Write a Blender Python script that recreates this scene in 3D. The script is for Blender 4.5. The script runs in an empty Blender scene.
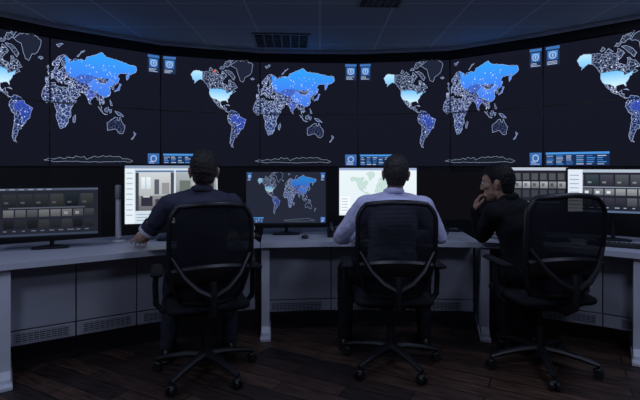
import bpy, bmesh, math, random
from mathutils import Vector, Matrix, geometry
random.seed(4)
S = bpy.context.scene
S.view_settings.view_transform = 'Standard'
COL = S.collection
CAMZ = 1.32

# ------------------------------------------------------------------ materials
MATS = {}
def mat(name, color, rough=0.6, metal=0.0, var=0.15, scale=12.0, bump=0.0, bscale=60.0, alpha_grid=None, spec=0.5, sheen=0.0):
    if name in MATS: return MATS[name]
    m = bpy.data.materials.new(name); m.use_nodes = True
    nt = m.node_tree; n = nt.nodes; l = nt.links
    b = n['Principled BSDF']
    b.inputs['Roughness'].default_value = rough
    b.inputs['Metallic'].default_value = metal
    b.inputs['Specular IOR Level'].default_value = spec
    tc = n.new('ShaderNodeTexCoord')
    no = n.new('ShaderNodeTexNoise'); no.inputs['Scale'].default_value = scale
    no.inputs['Detail'].default_value = 4
    l.new(tc.outputs['Object'], no.inputs['Vector'])
    mx = n.new('ShaderNodeMix'); mx.data_type = 'RGBA'
    mx.inputs[6].default_value = tuple(c*(1-var) for c in color)+(1,)
    mx.inputs[7].default_value = tuple(min(1, c*(1+var)) for c in color)+(1,)
    l.new(no.outputs['Fac'], mx.inputs[0]); l.new(mx.outputs[2], b.inputs['Base Color'])
    if bump:
        nb = n.new('ShaderNodeTexNoise'); nb.inputs['Scale'].default_value = bscale
        l.new(tc.outputs['Object'], nb.inputs['Vector'])
        bp = n.new('ShaderNodeBump'); bp.inputs['Strength'].default_value = bump
        bp.inputs['Distance'].default_value = 0.01
        l.new(nb.outputs['Fac'], bp.inputs['Height']); l.new(bp.outputs['Normal'], b.inputs['Normal'])
    if alpha_grid:
        wv = n.new('ShaderNodeTexWave'); wv.wave_type = 'BANDS'; wv.bands_direction = 'Z'
        wv.inputs['Scale'].default_value = 40
        l.new(tc.outputs['Object'], wv.inputs['Vector'])
        mr = n.new('ShaderNodeMapRange')
        mr.inputs['To Min'].default_value = alpha_grid[0]; mr.inputs['To Max'].default_value = alpha_grid[1]
        l.new(wv.outputs['Fac'], mr.inputs['Value']); l.new(mr.outputs[0], b.inputs['Alpha'])
    MATS[name] = m
    return m

def display_mat(name, strength=1.0):
    m = bpy.data.materials.new(name); m.use_nodes = True
    nt = m.node_tree; n = nt.nodes; l = nt.links
    n.clear()
    out = n.new('ShaderNodeOutputMaterial'); em = n.new('ShaderNodeEmission')
    em.inputs['Strength'].default_value = strength
    at = n.new('ShaderNodeAttribute'); at.attribute_name = 'Col'
    uv = n.new('ShaderNodeUVMap'); uv.uv_map = 'UVMap'
    mp = n.new('ShaderNodeMapping'); mp.inputs['Scale'].default_value = (1.8, 1.0, 1.0)
    l.new(uv.outputs[0], mp.inputs[0])
    no = n.new('ShaderNodeTexNoise'); no.inputs['Scale'].default_value = 30
    l.new(mp.outputs[0], no.inputs['Vector'])
    ad = n.new('ShaderNodeMix'); ad.data_type = 'VECTOR'; ad.inputs[0].default_value = 0.03
    l.new(mp.outputs[0], ad.inputs[4]); l.new(no.outputs['Color'], ad.inputs[5])
    vo = n.new('ShaderNodeTexVoronoi'); vo.feature = 'DISTANCE_TO_EDGE'; vo.inputs['Scale'].default_value = 34
    l.new(ad.outputs[1], vo.inputs['Vector'])
    lt = n.new('ShaderNodeMath'); lt.operation = 'LESS_THAN'; lt.inputs[1].default_value = 0.045
    l.new(vo.outputs['Distance'], lt.inputs[0])
    v2 = n.new('ShaderNodeTexVoronoi'); v2.inputs['Scale'].default_value = 70
    l.new(mp.outputs[0], v2.inputs['Vector'])
    l2 = n.new('ShaderNodeMath'); l2.operation = 'LESS_THAN'; l2.inputs[1].default_value = 0.20
    l.new(v2.outputs['Distance'], l2.inputs[0])
    mxx = n.new('ShaderNodeMath'); mxx.operation = 'MAXIMUM'
    l.new(lt.outputs[0], mxx.inputs[0]); l.new(l2.outputs[0], mxx.inputs[1])
    mu = n.new('ShaderNodeMath'); mu.operation = 'MULTIPLY'
    l.new(mxx.outputs[0], mu.inputs[0]); l.new(at.outputs['Alpha'], mu.inputs[1])
    mx = n.new('ShaderNodeMix'); mx.data_type = 'RGBA'
    l.new(mu.outputs[0], mx.inputs[0]); l.new(at.outputs['Color'], mx.inputs[6])
    mx.inputs[7].default_value = (0.55, 0.66, 0.92, 1)
    l.new(mx.outputs[2], em.inputs['Color']); l.new(em.outputs[0], out.inputs['Surface'])
    return m
DISP = display_mat('display_glow', 1.0)

black_plastic = mat('black_plastic', (0.012, 0.012, 0.014), 0.45)
chair_plastic = mat('chair_plastic', (0.010, 0.011, 0.015), 0.45)
chair_mesh = mat('chair_mesh_fabric', (0.013, 0.014, 0.021), 0.9, alpha_grid=(0.90, 1.0), spec=.2)
chair_fabric = mat('chair_fabric', (0.011, 0.012, 0.016), 0.9, bump=0.3, bscale=200, spec=.2)
bezel = mat('monitor_bezel', (0.010, 0.010, 0.012), 0.35)
desk_top_m = mat('desk_laminate', (0.42, 0.45, 0.54), 0.45, var=0.06)
desk_edge_m = mat('desk_edge', (0.58, 0.62, 0.72), 0.4, var=0.05)
desk_panel_m = mat('desk_panel_grey', (0.33, 0.35, 0.41), 0.55, var=0.06)
desk_leg_m = mat('desk_leg_white', (0.74, 0.78, 0.88), 0.45, var=0.05)
grille_m = mat('grille_dark', (0.03, 0.03, 0.035), 0.6)
white_plastic = mat('white_plastic', (0.6, 0.62, 0.66), 0.4)
skin1 = mat('skin_light', (0.62, 0.38, 0.29), 0.55, var=0.08)
skin2 = mat('skin_tan', (0.50, 0.30, 0.22), 0.55, var=0.08)
skin3 = mat('skin_olive', (0.40, 0.24, 0.17), 0.6, var=0.08)
hair_dark = mat('hair_dark', (0.016, 0.012, 0.011), 0.6, var=0.5, scale=60, bump=0.6, bscale=150)
hair_black = mat('hair_black', (0.006, 0.005, 0.006), 0.6, var=0.5, scale=60, bump=0.6, bscale=150, spec=.3)
hair_grey = mat('hair_greying', (0.024, 0.021, 0.021), 0.6, var=0.6, scale=60, bump=0.6, bscale=150)
shirt_navy = mat('shirt_navy', (0.032, 0.035, 0.070), 0.85, bump=0.3, bscale=90)
shirt_lav = mat('shirt_lavender', (0.62, 0.64, 0.92), 0.8, bump=0.25, bscale=70, var=0.05)
jacket_black = mat('jacket_black', (0.008, 0.008, 0.011), 0.9, bump=0.3, bscale=70, spec=.2)
trim_light = mat('sleeve_trim_light', (0.65, 0.68, 0.78), 0.8)
jeans = mat('trousers_dark_denim', (0.018, 0.021, 0.036), 0.9, bump=0.3, bscale=120)
trous = mat('trousers_dark', (0.012, 0.013, 0.019), 0.9, bump=0.3, bscale=120, spec=.2)
shoe_m = mat('shoe_leather', (0.010, 0.009, 0.009), 0.4)
eye_w = mat('eye_white', (0.5, 0.5, 0.5), 0.3)
metal_m = mat('dark_metal', (0.05, 0.05, 0.055), 0.35, metal=0.8)

# ------------------------------------------------------------------ mesh builder
def usphere(nu=14, nv=9):
    pts = [Vector((0, 0, 1)), Vector((0, 0, -1))]
    for j in range(1, nv):
        th = math.pi*j/nv
        for i in range(nu):
            a = 2*math.pi*i/nu
            pts.append(Vector((math.sin(th)*math.cos(a), math.sin(th)*math.sin(a), math.cos(th))))
    return pts
USP = usphere()
def ell(c, r, R=None):
    if isinstance(r, (int, float)): r = (r, r, r)
    return (Vector(c), r, R)

class MB:
    def __init__(s): s.v = []; s.f = []; s.mi = []; s.cur = 0
    def add(s, vs, fs):
        o = len(s.v); s.v += [Vector(x) for x in vs]
        s.f += [[i+o for i in f] for f in fs]; s.mi += [s.cur]*len(fs); return s
    def box(s, c, size, R=None, bev=0.0):
        bm = bmesh.new(); bmesh.ops.create_cube(bm, size=1)
        for v in bm.verts: v.co = Vector((v.co.x*size[0], v.co.y*size[1], v.co.z*size[2]))
        if bev: bmesh.ops.bevel(bm, geom=list(bm.edges), offset=bev, segments=2, affect='EDGES', profile=0.6)
        return s.bm(bm, c, R)
    def bm(s, bm, c=(0,0,0), R=None):
        bm.verts.index_update(); c = Vector(c)
        vs = [((R @ v.co) if R else v.co.copy())+c for v in bm.verts]
        fs = [[v.index for v in f.verts] for f in bm.faces]
        bm.free(); return s.add(vs, fs)
    def hull(s, *els):
        bm = bmesh.new()
        for c, r, R in els:
            for p in USP:
                q = Vector((p.x*r[0], p.y*r[1], p.z*r[2]))
                if R: q = R @ q
                bm.verts.new(q+c)
        bmesh.ops.convex_hull(bm, input=list(bm.verts))
        dead = [v for v in bm.verts if not v.link_faces]
        bmesh.ops.delete(bm, geom=dead, context='VERTS')
        return s.bm(bm)
    def chain(s, els):
        for a, b in zip(els[:-1], els[1:]): s.hull(a, b)
        return s
    def sweep(s, pts, r, n=10, closed=False, rb=None):
        pts = [Vector(p) for p in pts]; N = len(pts)
        rs = r if isinstance(r, (list, tuple)) else [r]*N
        rbs = rb if isinstance(rb, (list, tuple)) else ([rb]*N if rb else rs)
        def tan(i):
            if closed: return (pts[(i+1) % N]-pts[i-1]).normalized()
            return (pts[min(i+1, N-1)]-pts[max(i-1, 0)]).normalized()
        t0 = tan(0); up = Vector((0, 0, 1)) if abs(t0.z) < 0.9 else Vector((0, 1, 0))
        nn = (up-t0*up.dot(t0)).normalized(); vs = []
        for i in range(N):
            t = tan(i); nn = (nn-t*nn.dot(t)).normalized(); b = t.cross(nn)
            for k in range(n):
                a = 2*math.pi*k/n
                vs.append(pts[i]+nn*math.cos(a)*rs[i]+b*math.sin(a)*rbs[i])
        fs = []
        for i in range(N if closed else N-1):
            j = (i+1) % N
            for k in range(n):
                k2 = (k+1) % n
                fs.append([i*n+k, i*n+k2, j*n+k2, j*n+k])
        if not closed:
            fs.append(list(range(n))[::-1]); fs.append([(N-1)*n+k for k in range(n)])
        return s.add(vs, fs)
    def cyl(s, a, b, ra, rb=None, n=20):
        return s.sweep([a, b], [ra, rb if rb is not None else ra], n=n)
    def obj(s, name, mats, smooth=False, parent=None, bevel=0):
        me = bpy.data.meshes.new(name)
        me.from_pydata([tuple(v) for v in s.v], [], s.f); me.update()
        if not isinstance(mats, (list, tuple)): mats = [mats]
        for m in mats: me.materials.append(m)
        for p, i in zip(me.polygons, s.mi): p.material_index = i
        if smooth:
            for p in me.polygons: p.use_smooth = True
        bm = bmesh.new(); bm.from_mesh(me); bmesh.ops.recalc_face_normals(bm, faces=bm.faces); bm.to_mesh(me); bm.free()
        if smooth: 
            try: me.set_sharp_from_angle(angle=math.radians(45))
            except Exception: pass
        o = bpy.data.objects.new(name, me); COL.objects.link(o)
        if parent: o.parent = parent
        return o

def empty(name, loc, rotz=0, label=None, cat=None, group=None):
    o = bpy.data.objects.new(name, None); o.empty_display_size = 0.1
    o.location = loc; o.rotation_euler = (0, 0, rotz); COL.objects.link(o)
    if label: o['label'] = label
    if cat: o['category'] = cat
    if group: o['group'] = group
    return o
def tag(o, label, cat, group=None):
    o['label'] = label; o['category'] = cat
    if group: o['group'] = group
    return o
def rebase(root, kids, base):
    base = Vector(base)
    for k in [root]+kids:
        if k.type == 'MESH': k.data.transform(Matrix.Translation(-base))
    root.location = base
    for k in kids:
        if k.parent is None: k.parent = root
def Rz(a): return Matrix.Rotation(a, 3, 'Z')

# ------------------------------------------------------------------ camera
cam = bpy.data.cameras.new('camera'); co = bpy.data.objects.new('camera', cam); COL.objects.link(co)
co.location = (0, 0, CAMZ); co.rotation_euler = (math.pi/2, 0, 0)
cam.sensor_width = 36; cam.lens = 450/640*36; cam.shift_y = -33/640; cam.clip_start = 0.05
S.camera = co

# ------------------------------------------------------------------ room
CEIL = 2.65
def slab(name, c, size, m):
    o = MB().box(c, size).obj(name, m); o['kind'] = 'structure'; return o
fm = bpy.data.materials.new('floor_planks'); fm.use_nodes = True
nt = fm.node_tree; n = nt.nodes; l = nt.links; b = n['Principled BSDF']; b.inputs['Roughness'].default_value = 0.5
tc = n.new('ShaderNodeTexCoord'); mp = n.new('ShaderNodeMapping'); mp.inputs['Rotation'].default_value = (0, 0, math.radians(28))
l.new(tc.outputs['Object'], mp.inputs[0])
br = n.new('ShaderNodeTexBrick'); br.inputs['Scale'].default_value = 1.0
br.inputs['Brick Width'].default_value = 0.75; br.inputs['Row Height'].default_value = 0.13
br.inputs['Mortar Size'].default_value = 0.004
br.inputs['Color1'].default_value = (0.14, 0.078, 0.055, 1); br.inputs['Color2'].default_value = (0.025, 0.019, 0.019, 1)
br.inputs['Mortar'].default_value = (0.006, 0.005, 0.005, 1)
l.new(mp.outputs[0], br.inputs['Vector'])
ns = n.new('ShaderNodeTexNoise'); ns.inputs['Scale'].default_value = 6
m2 = n.new('ShaderNodeMapping'); m2.inputs['Scale'].default_value = (1, 9, 1)
l.new(mp.outputs[0], m2.inputs[0]); l.new(m2.outputs[0], ns.inputs['Vector'])
mx = n.new('ShaderNodeMix'); mx.data_type = 'RGBA'; mx.blend_type = 'MULTIPLY'; mx.inputs[0].default_value = 0.95
cr = n.new('ShaderNodeMapRange'); cr.inputs['From Min'].default_value = .3; cr.inputs['From Max'].default_value = .7; cr.inputs['To Min'].default_value = .2
l.new(ns.outputs['Fac'], cr.inputs['Value'])
l.new(br.outputs['Color'], mx.inputs[6]); l.new(cr.outputs[0], mx.inputs[7]); l.new(mx.outputs[2], b.inputs['Base Color'])
slab('floor', (0, 2.2, -0.05), (9, 8, 0.1), fm)
cm = bpy.data.materials.new('ceiling_tiles'); cm.use_nodes = True
nt = cm.node_tree; n = nt.nodes; l = nt.links; b = n['Principled BSDF']; b.inputs['Roughness'].default_value = 0.9
tc = n.new('ShaderNodeTexCoord'); br = n.new('ShaderNodeTexBrick'); br.offset = 0.0; br.inputs['Scale'].default_value = 1
br.inputs['Brick Width'].default_value = 0.61; br.inputs['Row Height'].default_value = 0.61; br.inputs['Mortar Size'].default_value = 0.010
br.inputs['Color1'].default_value = (0.54, 0.54, 0.60, 1); br.inputs['Color2'].default_value = (0.50, 0.50, 0.56, 1)
br.inputs['Mortar'].default_value = (0.80, 0.80, 0.86, 1)
l.new(tc.outputs['Object'], br.inputs['Vector']); l.new(br.outputs['Color'], b.inputs['Base Color'])
slab('ceiling', (0, 2.2, CEIL+0.05), (9, 8, 0.1), cm)
wm = mat('wall_dark_paint', (0.05, 0.05, 0.06), 0.85)
slab('wall_front', (0, 6.15, 1.325), (9, 0.1, 2.65), wm)
slab('wall_left', (-4.45, 2.2, 1.325), (0.1, 7.8, 2.65), wm)
slab('wall_right', (4.45, 2.2, 1.325), (0.1, 7.8, 2.65), wm)
slab('wall_rear', (0, -1.75, 1.325), (9, 0.1, 2.65), wm)

# ------------------------------------------------------------------ video wall
COLS = [(-3.15, 3.5), (-2.52, 4.2), (-1.71, 4.83), (-.689, 5.17), (.439, 5.22), (1.462, 5.06), (2.23, 4.5), (3.01, 3.8), (3.5, 2.92)]
ZB, ZT = 1.325, 2.53
def offset(pts, d):
    """offset polyline toward the camera side (points run -x to +x)"""
    out = []
    for i in range(len(pts)):
        ns_ = []
        for a, b_ in ((i-1, i), (i, i+1)):
            if a >= 0 and b_ < len(pts):
                t = Vector((pts[b_][0]-pts[a][0], pts[b_][1]-pts[a][1])).normalized()
                ns_.append(Vector((t.y, -t.x)))
        nn = sum(ns_, Vector((0, 0))).normalized()
        k = 1/max(0.5, nn.dot(ns_[0]))
        out.append((pts[i][0]+nn.x*d*k, pts[i][1]+nn.y*d*k))
    return out
def strip(pts2, z0, z1, thick, inward):
    mb = MB(); offs = offset(pts2, inward); back = offset(pts2, inward-thick)
    N = len(pts2); vs = []
    for i in range(N):
        vs += [(offs[i][0], offs[i][1], z0), (offs[i][0], offs[i][1], z1), (back[i][0], back[i][1], z1), (back[i][0], back[i][1], z0)]
    fs = []
    for i in range(N-1):
        for k in range(4):
            k2 = (k+1) % 4; fs.append([i*4+k, i*4+k2, i*4+4+k2, i*4+4+k])
    fs.append([0, 1, 2, 3]); fs.append([4*N-4+k for k in (3, 2, 1, 0)])
    return mb.add(vs, fs)

NAM=[(-168,66),(-162,70),(-156,71),(-141,70),(-128,70),(-115,68),(-108,68),(-95,68),(-94,72),(-85,69),(-82,67),(-87,64),(-94,60),(-92,57),(-82,55),(-80,51),(-78,55),(-77,58),(-78,62),(-73,62),(-69,59),(-65,59),(-61,56),(-56,52),(-65,50),(-66,48.5),(-60,46),(-66,44),(-70,43),(-70,41.5),(-74,40),(-76,36),(-81,31.5),(-80,26),(-82,28),(-84,30),(-90,29.5),(-97,28),(-97.5,22),(-94,18),(-91,19),(-87,21.5),(-88,16),(-83,15),(-83,10),(-77,8),(-82,8),(-86,11),(-92,14.5),(-97,16),(-105,20),(-109,26),(-113,31),(-110,24),(-115,29),(-118,34),(-124,40),(-124,48),(-130,54),(-137,59),(-146,61),(-152,59),(-160,55),(-158,58),(-163,60),(-165,63)]
USA=[(-124,48),(-95,49),(-84,46),(-83,42),(-76,44),(-67,47),(-70,43),(-70,41.5),(-74,40),(-76,36),(-81,31.5),(-80,26),(-82,28),(-84,30),(-90,29.5),(-97,28),(-97.5,26),(-103,29),(-108,31.5),(-117,32.5),(-121,35),(-124,40)]
ALA=[(-168,66),(-162,70),(-156,71),(-141,70),(-141,60),(-146,61),(-152,59),(-160,55),(-158,58),(-163,60),(-165,63)]
GRL=[(-73,78),(-60,82),(-35,83.3),(-18,80),(-20,75),(-25,70),(-38,66),(-43,60),(-50,62),(-54,68),(-58,75)]
ISL=[[(-62,66),(-68,70),(-78,73),(-88,73),(-80,70),(-72,66),(-66,62)],[(-117,70),(-110,73),(-102,70),(-110,68.7)],[(-90,77),(-85,81),(-65,83),(-75,78),(-82,76)],[(-125,72),(-121,75),(-116,73),(-122,71)],[(-100,74),(-96,76.5),(-88,75.5),(-92,73.8)]]
SAM=[(-77,8),(-72,12),(-62,10.5),(-52,5),(-50,0),(-44,-2.5),(-35,-6),(-39,-14),(-41,-22),(-48,-26),(-54,-34),(-58,-35),(-57,-38),(-62,-39),(-65,-44),(-67,-48),(-69,-52),(-66,-55),(-71,-54),(-75,-48),(-73,-38),(-71,-30),(-70,-18),(-76,-14),(-81,-5),(-80,1),(-77,4)]
BRA=[(-52,5),(-50,0),(-44,-2.5),(-35,-6),(-39,-14),(-41,-22),(-48,-26),(-53,-33),(-57,-30),(-54,-25),(-58,-20),(-60,-14),(-70,-10),(-73,-7),(-69,-1),(-67,2),(-60,4)]
AFR=[(-6,35.5),(10,37),(11,33.5),(20,31),(25,32),(33,31),(37,22),(43,12),(51,12),(44,3),(39,-5),(40,-15),(35,-20),(35,-25),(30,-32),(20,-35),(18,-32),(12,-17),(13,-8),(9,0),(9,4),(4,6.5),(-7,4.5),(-13,9),(-17,14),(-16,20),(-13,27),(-9,32)]
EUR=[(-9,37),(-9,43),(-2,43.5),(-1,46),(-4,48.5),(2,51),(8,54),(9,57),(11,55),(14,54),(20,55),(24,58),(29,60),(23,60),(22,63),(25,65),(22,66),(17,61),(18,60),(15,56),(12,56),(10,59),(5,59),(5,62),(12,66),(18,69.5),(27,71),(41,67),(35,66.5),(37,64),(44,66),(46,68),(60,69),(68,68),(72,72),(80,73),(95,76),(104,77.5),(113,74),(128,73),(140,72.5),(160,70),(178,69),(180,65),(178,62.5),(170,60),(163,58),(162,55),(157,51),(156,57),(163,61),(155,59),(142,59),(136,54),(141,52),(138,46),(132,43),(128,40),(129,36),(126,34.5),(125,39),(121,39.5),(118,38.5),(122,37),(120,34),(122,30),(119,25),(113,22),(108,21.5),(106,18),(109,13),(105,9),(101,13),(100,9),(103,2),(99,8),(98,16),(94,16),(90,22),(86,20),(80,15),(78,8),(74,15),(72,20),(67,25),(57,26),(50,30),(52,25),(56,25),(59,22),(52,16),(44,13),(38,22),(34,28),(35,33),(36,36.5),(28,37),(27,40),(35,42),(41,41.5),(37,46),(31,46),(28,42),(23,40),(23,36.5),(19,41),(13,45.5),(18,40),(16,38),(12,42),(8,44),(3,42.5),(-1,38),(-5,36)]
RUS=[(28,70),(41,67),(37,64),(44,66),(60,69),(68,68),(72,72),(80,73),(95,76),(104,77.5),(113,74),(128,73),(140,72.5),(160,70),(178,69),(180,65),(178,62.5),(170,60),(163,58),(162,55),(157,51),(156,57),(163,61),(155,59),(142,59),(136,54),(141,52),(138,46),(132,43),(128,49),(118,50),(108,50),(90,50),(80,52),(60,52),(48,47),(40,47),(33,52),(28,58),(30,62)]
CHN=[(75,39),(88,49),(98,43),(110,42),(120,50),(130,46),(125,40),(121,39.5),(118,38.5),(122,37),(120,34),(122,30),(119,25),(113,22),(105,23),(98,25),(92,28),(80,31)]
KAZ=[(48,47),(60,52),(80,52),(88,49),(75,39),(62,40),(53,42)]
IND=[(68,24),(74,33),(80,29),(90,25),(86,20),(80,15),(78,8),(74,15),(72,20)]
OTH=[[(-5,50),(1,51),(0,53.5),(-3,58.5),(-6,57),(-3,54)],[(-24,65),(-18,66.5),(-14,65),(-19,63.4)],[(95,5),(104,-3),(105,-6),(99,0)],[(109,1),(117,7),(118,1),(115,-4),(110,-3)],[(131,-1),(141,-3),(150,-10),(143,-8.5),(138,-8),(133,-4)],[(120,18),(124,12),(126,7),(122,8),(121,13)],[(173,-35),(178,-38),(175,-41),(167,-46),(170,-46.5),(174,-42)],[(12,79),(20,80),(25,80),(17,77)],[(52,71),(56,73),(68,77),(60,75.5),(55,71)],[(49,-12),(50,-16),(47,-25),(44,-24),(44,-17)],[(105,-6),(115,-8),(110,-8.5)],[(119,1),(124,1),(122,-5),(120,-5)],[(-84,22),(-75,20),(-78,22.5)],[(80,9),(82,7),(80,6)]]
JAP=[(130,32),(135,34),(140,35),(142,40),(145,44),(141,45),(140,41),(136,36.5),(131,34)]
AUS=[(114,-22),(122,-18),(130,-12),(136,-12),(136,-16),(140,-17.5),(142,-11),(146,-19),(153,-26),(150,-37),(146,-39),(140,-38),(136,-34),(131,-31.5),(124,-33),(115,-34.5)]
ANT=[(-12,-72),(-2,-70.5),(8,-71.3),(18,-69.8),(27,-70.8),(36,-69.2),(44,-70.3),(50,-68),(58,-69.5),(66,-68.3),(72,-71.3),(78,-69.8),(88,-68),(95,-69),(104,-67.5),(112,-68.6),(122,-67.6),(130,-68.4),(140,-68),(150,-70.5),(160,-70.2),(171,-72.6),(164,-73.8),(150,-73.0),(120,-73.3),(80,-73.6),(40,-73.2),(10,-73.6)]
def proj(ll):
    lon, lat = ll; ph = math.radians(lat)
    y = 1.25*math.asinh(math.tan(0.8*ph))
    return (0.14+(lon+170)/350*0.74, 1-(0.53-0.271*y))

class DM:
    """flat display artwork, drawn in (u,v) of a screen and mapped on the real screen surface"""
    def __init__(s): s.tris = []
    def poly(s, pts, ca, cb=None, alpha=0.0, layer=1, split=True):
        cb = cb or ca
        v0 = min(p[1] for p in pts); v1 = max(p[1] for p in pts)
        tess = geometry.tessellate_polygon([[Vector((p[0], p[1], 0)) for p in pts]])
        for t in tess:
            tri = [pts[i] for i in t]
            for piece in s.clip(tri):
                cols = []
                for p in piece:
                    k = (p[1]-v0)/max(1e-6, v1-v0)
                    cols.append(tuple(cb[i]*(1-k)+ca[i]*k for i in range(3))+(alpha,))
                s.tris.append((piece, cols, layer))
    def clip(s, tri):
        us = [p[0] for p in tri]
        if max(us) <= .5 or min(us) >= .5: return [tri]
        out = []
        for sg in (1, -1):
            res = []
            for i in range(3):
                a, b_ = tri[i], tri[(i+1) % 3]
                ina = (a[0]-.5)*sg >= 0; inb = (b_[0]-.5)*sg >= 0
                if ina: res.append(a)
                if ina != inb:
                    t = (.5-a[0])/(b_[0]-a[0]); res.append((.5, a[1]+(b_[1]-a[1])*t))
            if len(res) >= 3: out.append(res)
        return out
    def rect(s, u0, v0, u1, v1, ca, cb=None, layer=1, alpha=0.0):
        s.poly([(u0, v0), (u1, v0), (u1, v1), (u0, v1)], ca, cb, alpha, layer)
    def line(s, pts, w, c, asp=1.75, closed=True, layer=3):
        N = len(pts)
        for i in range(N if closed else N-1):
            a, b_ = pts[i], pts[(i+1) % N]
            dx, dy = (b_[0]-a[0])*asp, b_[1]-a[1]; L = math.hypot(dx, dy)
            if L < 1e-6: continue
            nx, ny = -dy/L*w/asp, dx/L*w; ex, ey = dx/L*w*.6/asp, dy/L*w*.6
            s.poly([(a[0]-nx-ex, a[1]-ny-ey), (b_[0]-nx+ex, b_[1]-ny+ey), (b_[0]+nx+ex, b_[1]+ny+ey), (a[0]+nx-ex, a[1]+ny-ey)], c, layer=layer)
    def obj(s, name, fn, m=DISP, parent=None):
        vs = []; fs = []; uvs = []; cols = []
        for piece, cc, ly in s.tris:
            o = len(vs)
            for p, c in zip(piece, cc):
                vs.append(tuple(fn(p[0], p[1], ly, sum(q[0] for q in piece)/len(piece)))); uvs.append(p); cols.append(c)
            fs.append(list(range(o, o+len(piece))))
        me = bpy.data.meshes.new(name); me.from_pydata(vs, [], fs); me.update()
        me.uv_layers.new(name='UVMap'); me.color_attributes.new('Col', 'FLOAT_COLOR', 'CORNER')
        vi = [lp.vertex_index for lp in me.loops]
        fu = []; fc = []
        for k in vi: fu += list(uvs[k]); fc += list(cols[k])
        me.uv_layers['UVMap'].data.foreach_set('uv', fu)
        me.color_attributes['Col'].data.foreach_set('color', fc)
        me.materials.append(m); me.update()
        o = bpy.data.objects.new(name, me); COL.objects.link(o)
        if parent: o.parent = parent
        return o

def rough(L, rnd, amp=.9):
    out = []
    for i in range(len(L)):
        a, b_ = L[i], L[(i+1) % len(L)]; out.append(a)
        d = math.hypot(b_[0]-a[0], b_[1]-a[1]); k = int(d/4)
        for j in range(1, k+1):
            t = j/(k+1); out.append((a[0]+(b_[0]-a[0])*t+rnd.uniform(-amp, amp), a[1]+(b_[1]-a[1])*t+rnd.uniform(-amp, amp)*.7))
    return out
def inside(p, L):
    r = False
    for i in range(len(L)):
        a, b_ = L[i], L[i-1]
        if (a[1] > p[1]) != (b_[1] > p[1]) and p[0] < (b_[0]-a[0])*(p[1]-a[1])/(b_[1]-a[1])+a[0]: r = not r
    return r
def draw_map(d, seed=1, lw=0.0025, gain=1.0, marker=False, dots=190):
    g = gain; rnd = random.Random(seed)
    P = lambda L: [proj(q) for q in L]
    wl = (0.40*g, 0.50*g, 0.76*g)
    d.poly(P(NAM), (0.02, 0.03, 0.07), (0.012, 0.02, 0.06), 0.45)
    d.poly(P(USA), (0.14*g, 0.55*g, 1.0*g), (0.72*g, 0.97*g, 1.0*g), 0.10, 2)
    d.poly(P(ALA), (0.50*g, 0.85*g, 1.0*g), (0.15*g, 0.55*g, 1.0*g), 0.05, 2)
    d.poly(P(GRL), (0.015, 0.02, 0.04), None, 0.0)
    for q in ISL: d.poly(P(q), (0.02, 0.03, 0.06), None, 0.3)
    d.poly(P(SAM), (0.015, 0.04, 0.20), (0.01, 0.02, 0.08), 0.4)
    d.poly(P(BRA), (0.03*g, 0.07*g, 0.45*g), (0.02*g, 0.05*g, 0.30*g), 0.1, 2)
    d.poly(P(AFR), (0.02, 0.03, 0.10), (0.03, 0.06, 0.22), 0.65)
    d.poly(P(EUR), (0.02, 0.04, 0.16), (0.02, 0.03, 0.12), 0.65)
    d.poly(P(RUS), (0.03*g, 0.38*g, 1.0*g), (0.06*g, 0.22*g, 0.95*g), 0.0, 2)
    d.poly(P(KAZ), (0.04*g, 0.12*g, 0.55*g), None, 0.15, 2)
    d.poly(P(CHN), (0.08*g, 0.28*g, 1.0*g), (0.05*g, 0.20*g, 0.8*g), 0.05, 2)
    d.poly(P(IND), (0.05*g, 0.10*g, 0.5*g), None, 0.25, 2)
    d.poly(P(JAP), (0.05*g, 0.2*g, 0.8*g), None, 0.0, 2)
    d.poly(P(AUS), (0.010, 0.014, 0.05), None, 0.12)
    d.poly(P(ANT), (0.012, 0.015, 0.025), None, 0.0)
    for q in OTH: d.poly(P(q), (0.02, 0.04, 0.15), None, 0.3)
    for L in [NAM, GRL, SAM, AFR, EUR, JAP, AUS]+ISL+OTH: d.line(P(rough(L, rnd)), lw/2, wl)
    d.line(P(rough(ANT, rnd, .5)), lw/2.4, (0.34*g, .42*g, .6*g))
    d.line(P(BRA), lw/3, (0.25*g, 0.35*g, 0.8*g)); d.line(P(CHN), lw/3, (0.4*g, .55*g, .95*g))
    boxes = [(-9, 40, 36, 62, EUR), (-9, 40, 36, 60, EUR), (-10, 45, -28, 34, AFR), (60, 122, 8, 46, EUR), (25, 60, 15, 45, EUR), (-125, -60, 48, 70, NAM), (-110, -80, 15, 30, NAM), (-80, -40, -35, 8, SAM), (60, 140, 46, 68, EUR)]
    pts = []; k = 0
    while len(pts) < dots and k < 4000:
        k += 1; bx_ = boxes[k % len(boxes)]
        p = (rnd.uniform(bx_[0], bx_[1]), rnd.uniform(bx_[2], bx_[3]))
        if inside(p, bx_[4]): pts.append(p)
    for p in pts:
        u, v = proj(p); s_ = rnd.uniform(.002, .0042)
        d.rect(u-s_/1.7, v-s_, u+s_/1.7, v+s_, (0.72*g, 0.80*g, 1.0*g), layer=4)
    for p in pts:
        q = rnd.choice(pts)
        if 4 < math.hypot(p[0]-q[0], p[1]-q[1]) < 14: d.line([proj(p), proj(q)], lw/3.4, (0.28*g, 0.40*g, 0.75*g), closed=False)
    if marker:
        u, v = proj((-112, 71)); ring = [(u+math.cos(a*math.pi/5)*.007, v+math.sin(a*math.pi/5)*.012) for a in range(10)]
        d.poly(ring, (0.75, 0.14, 0.05), layer=5)

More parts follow.
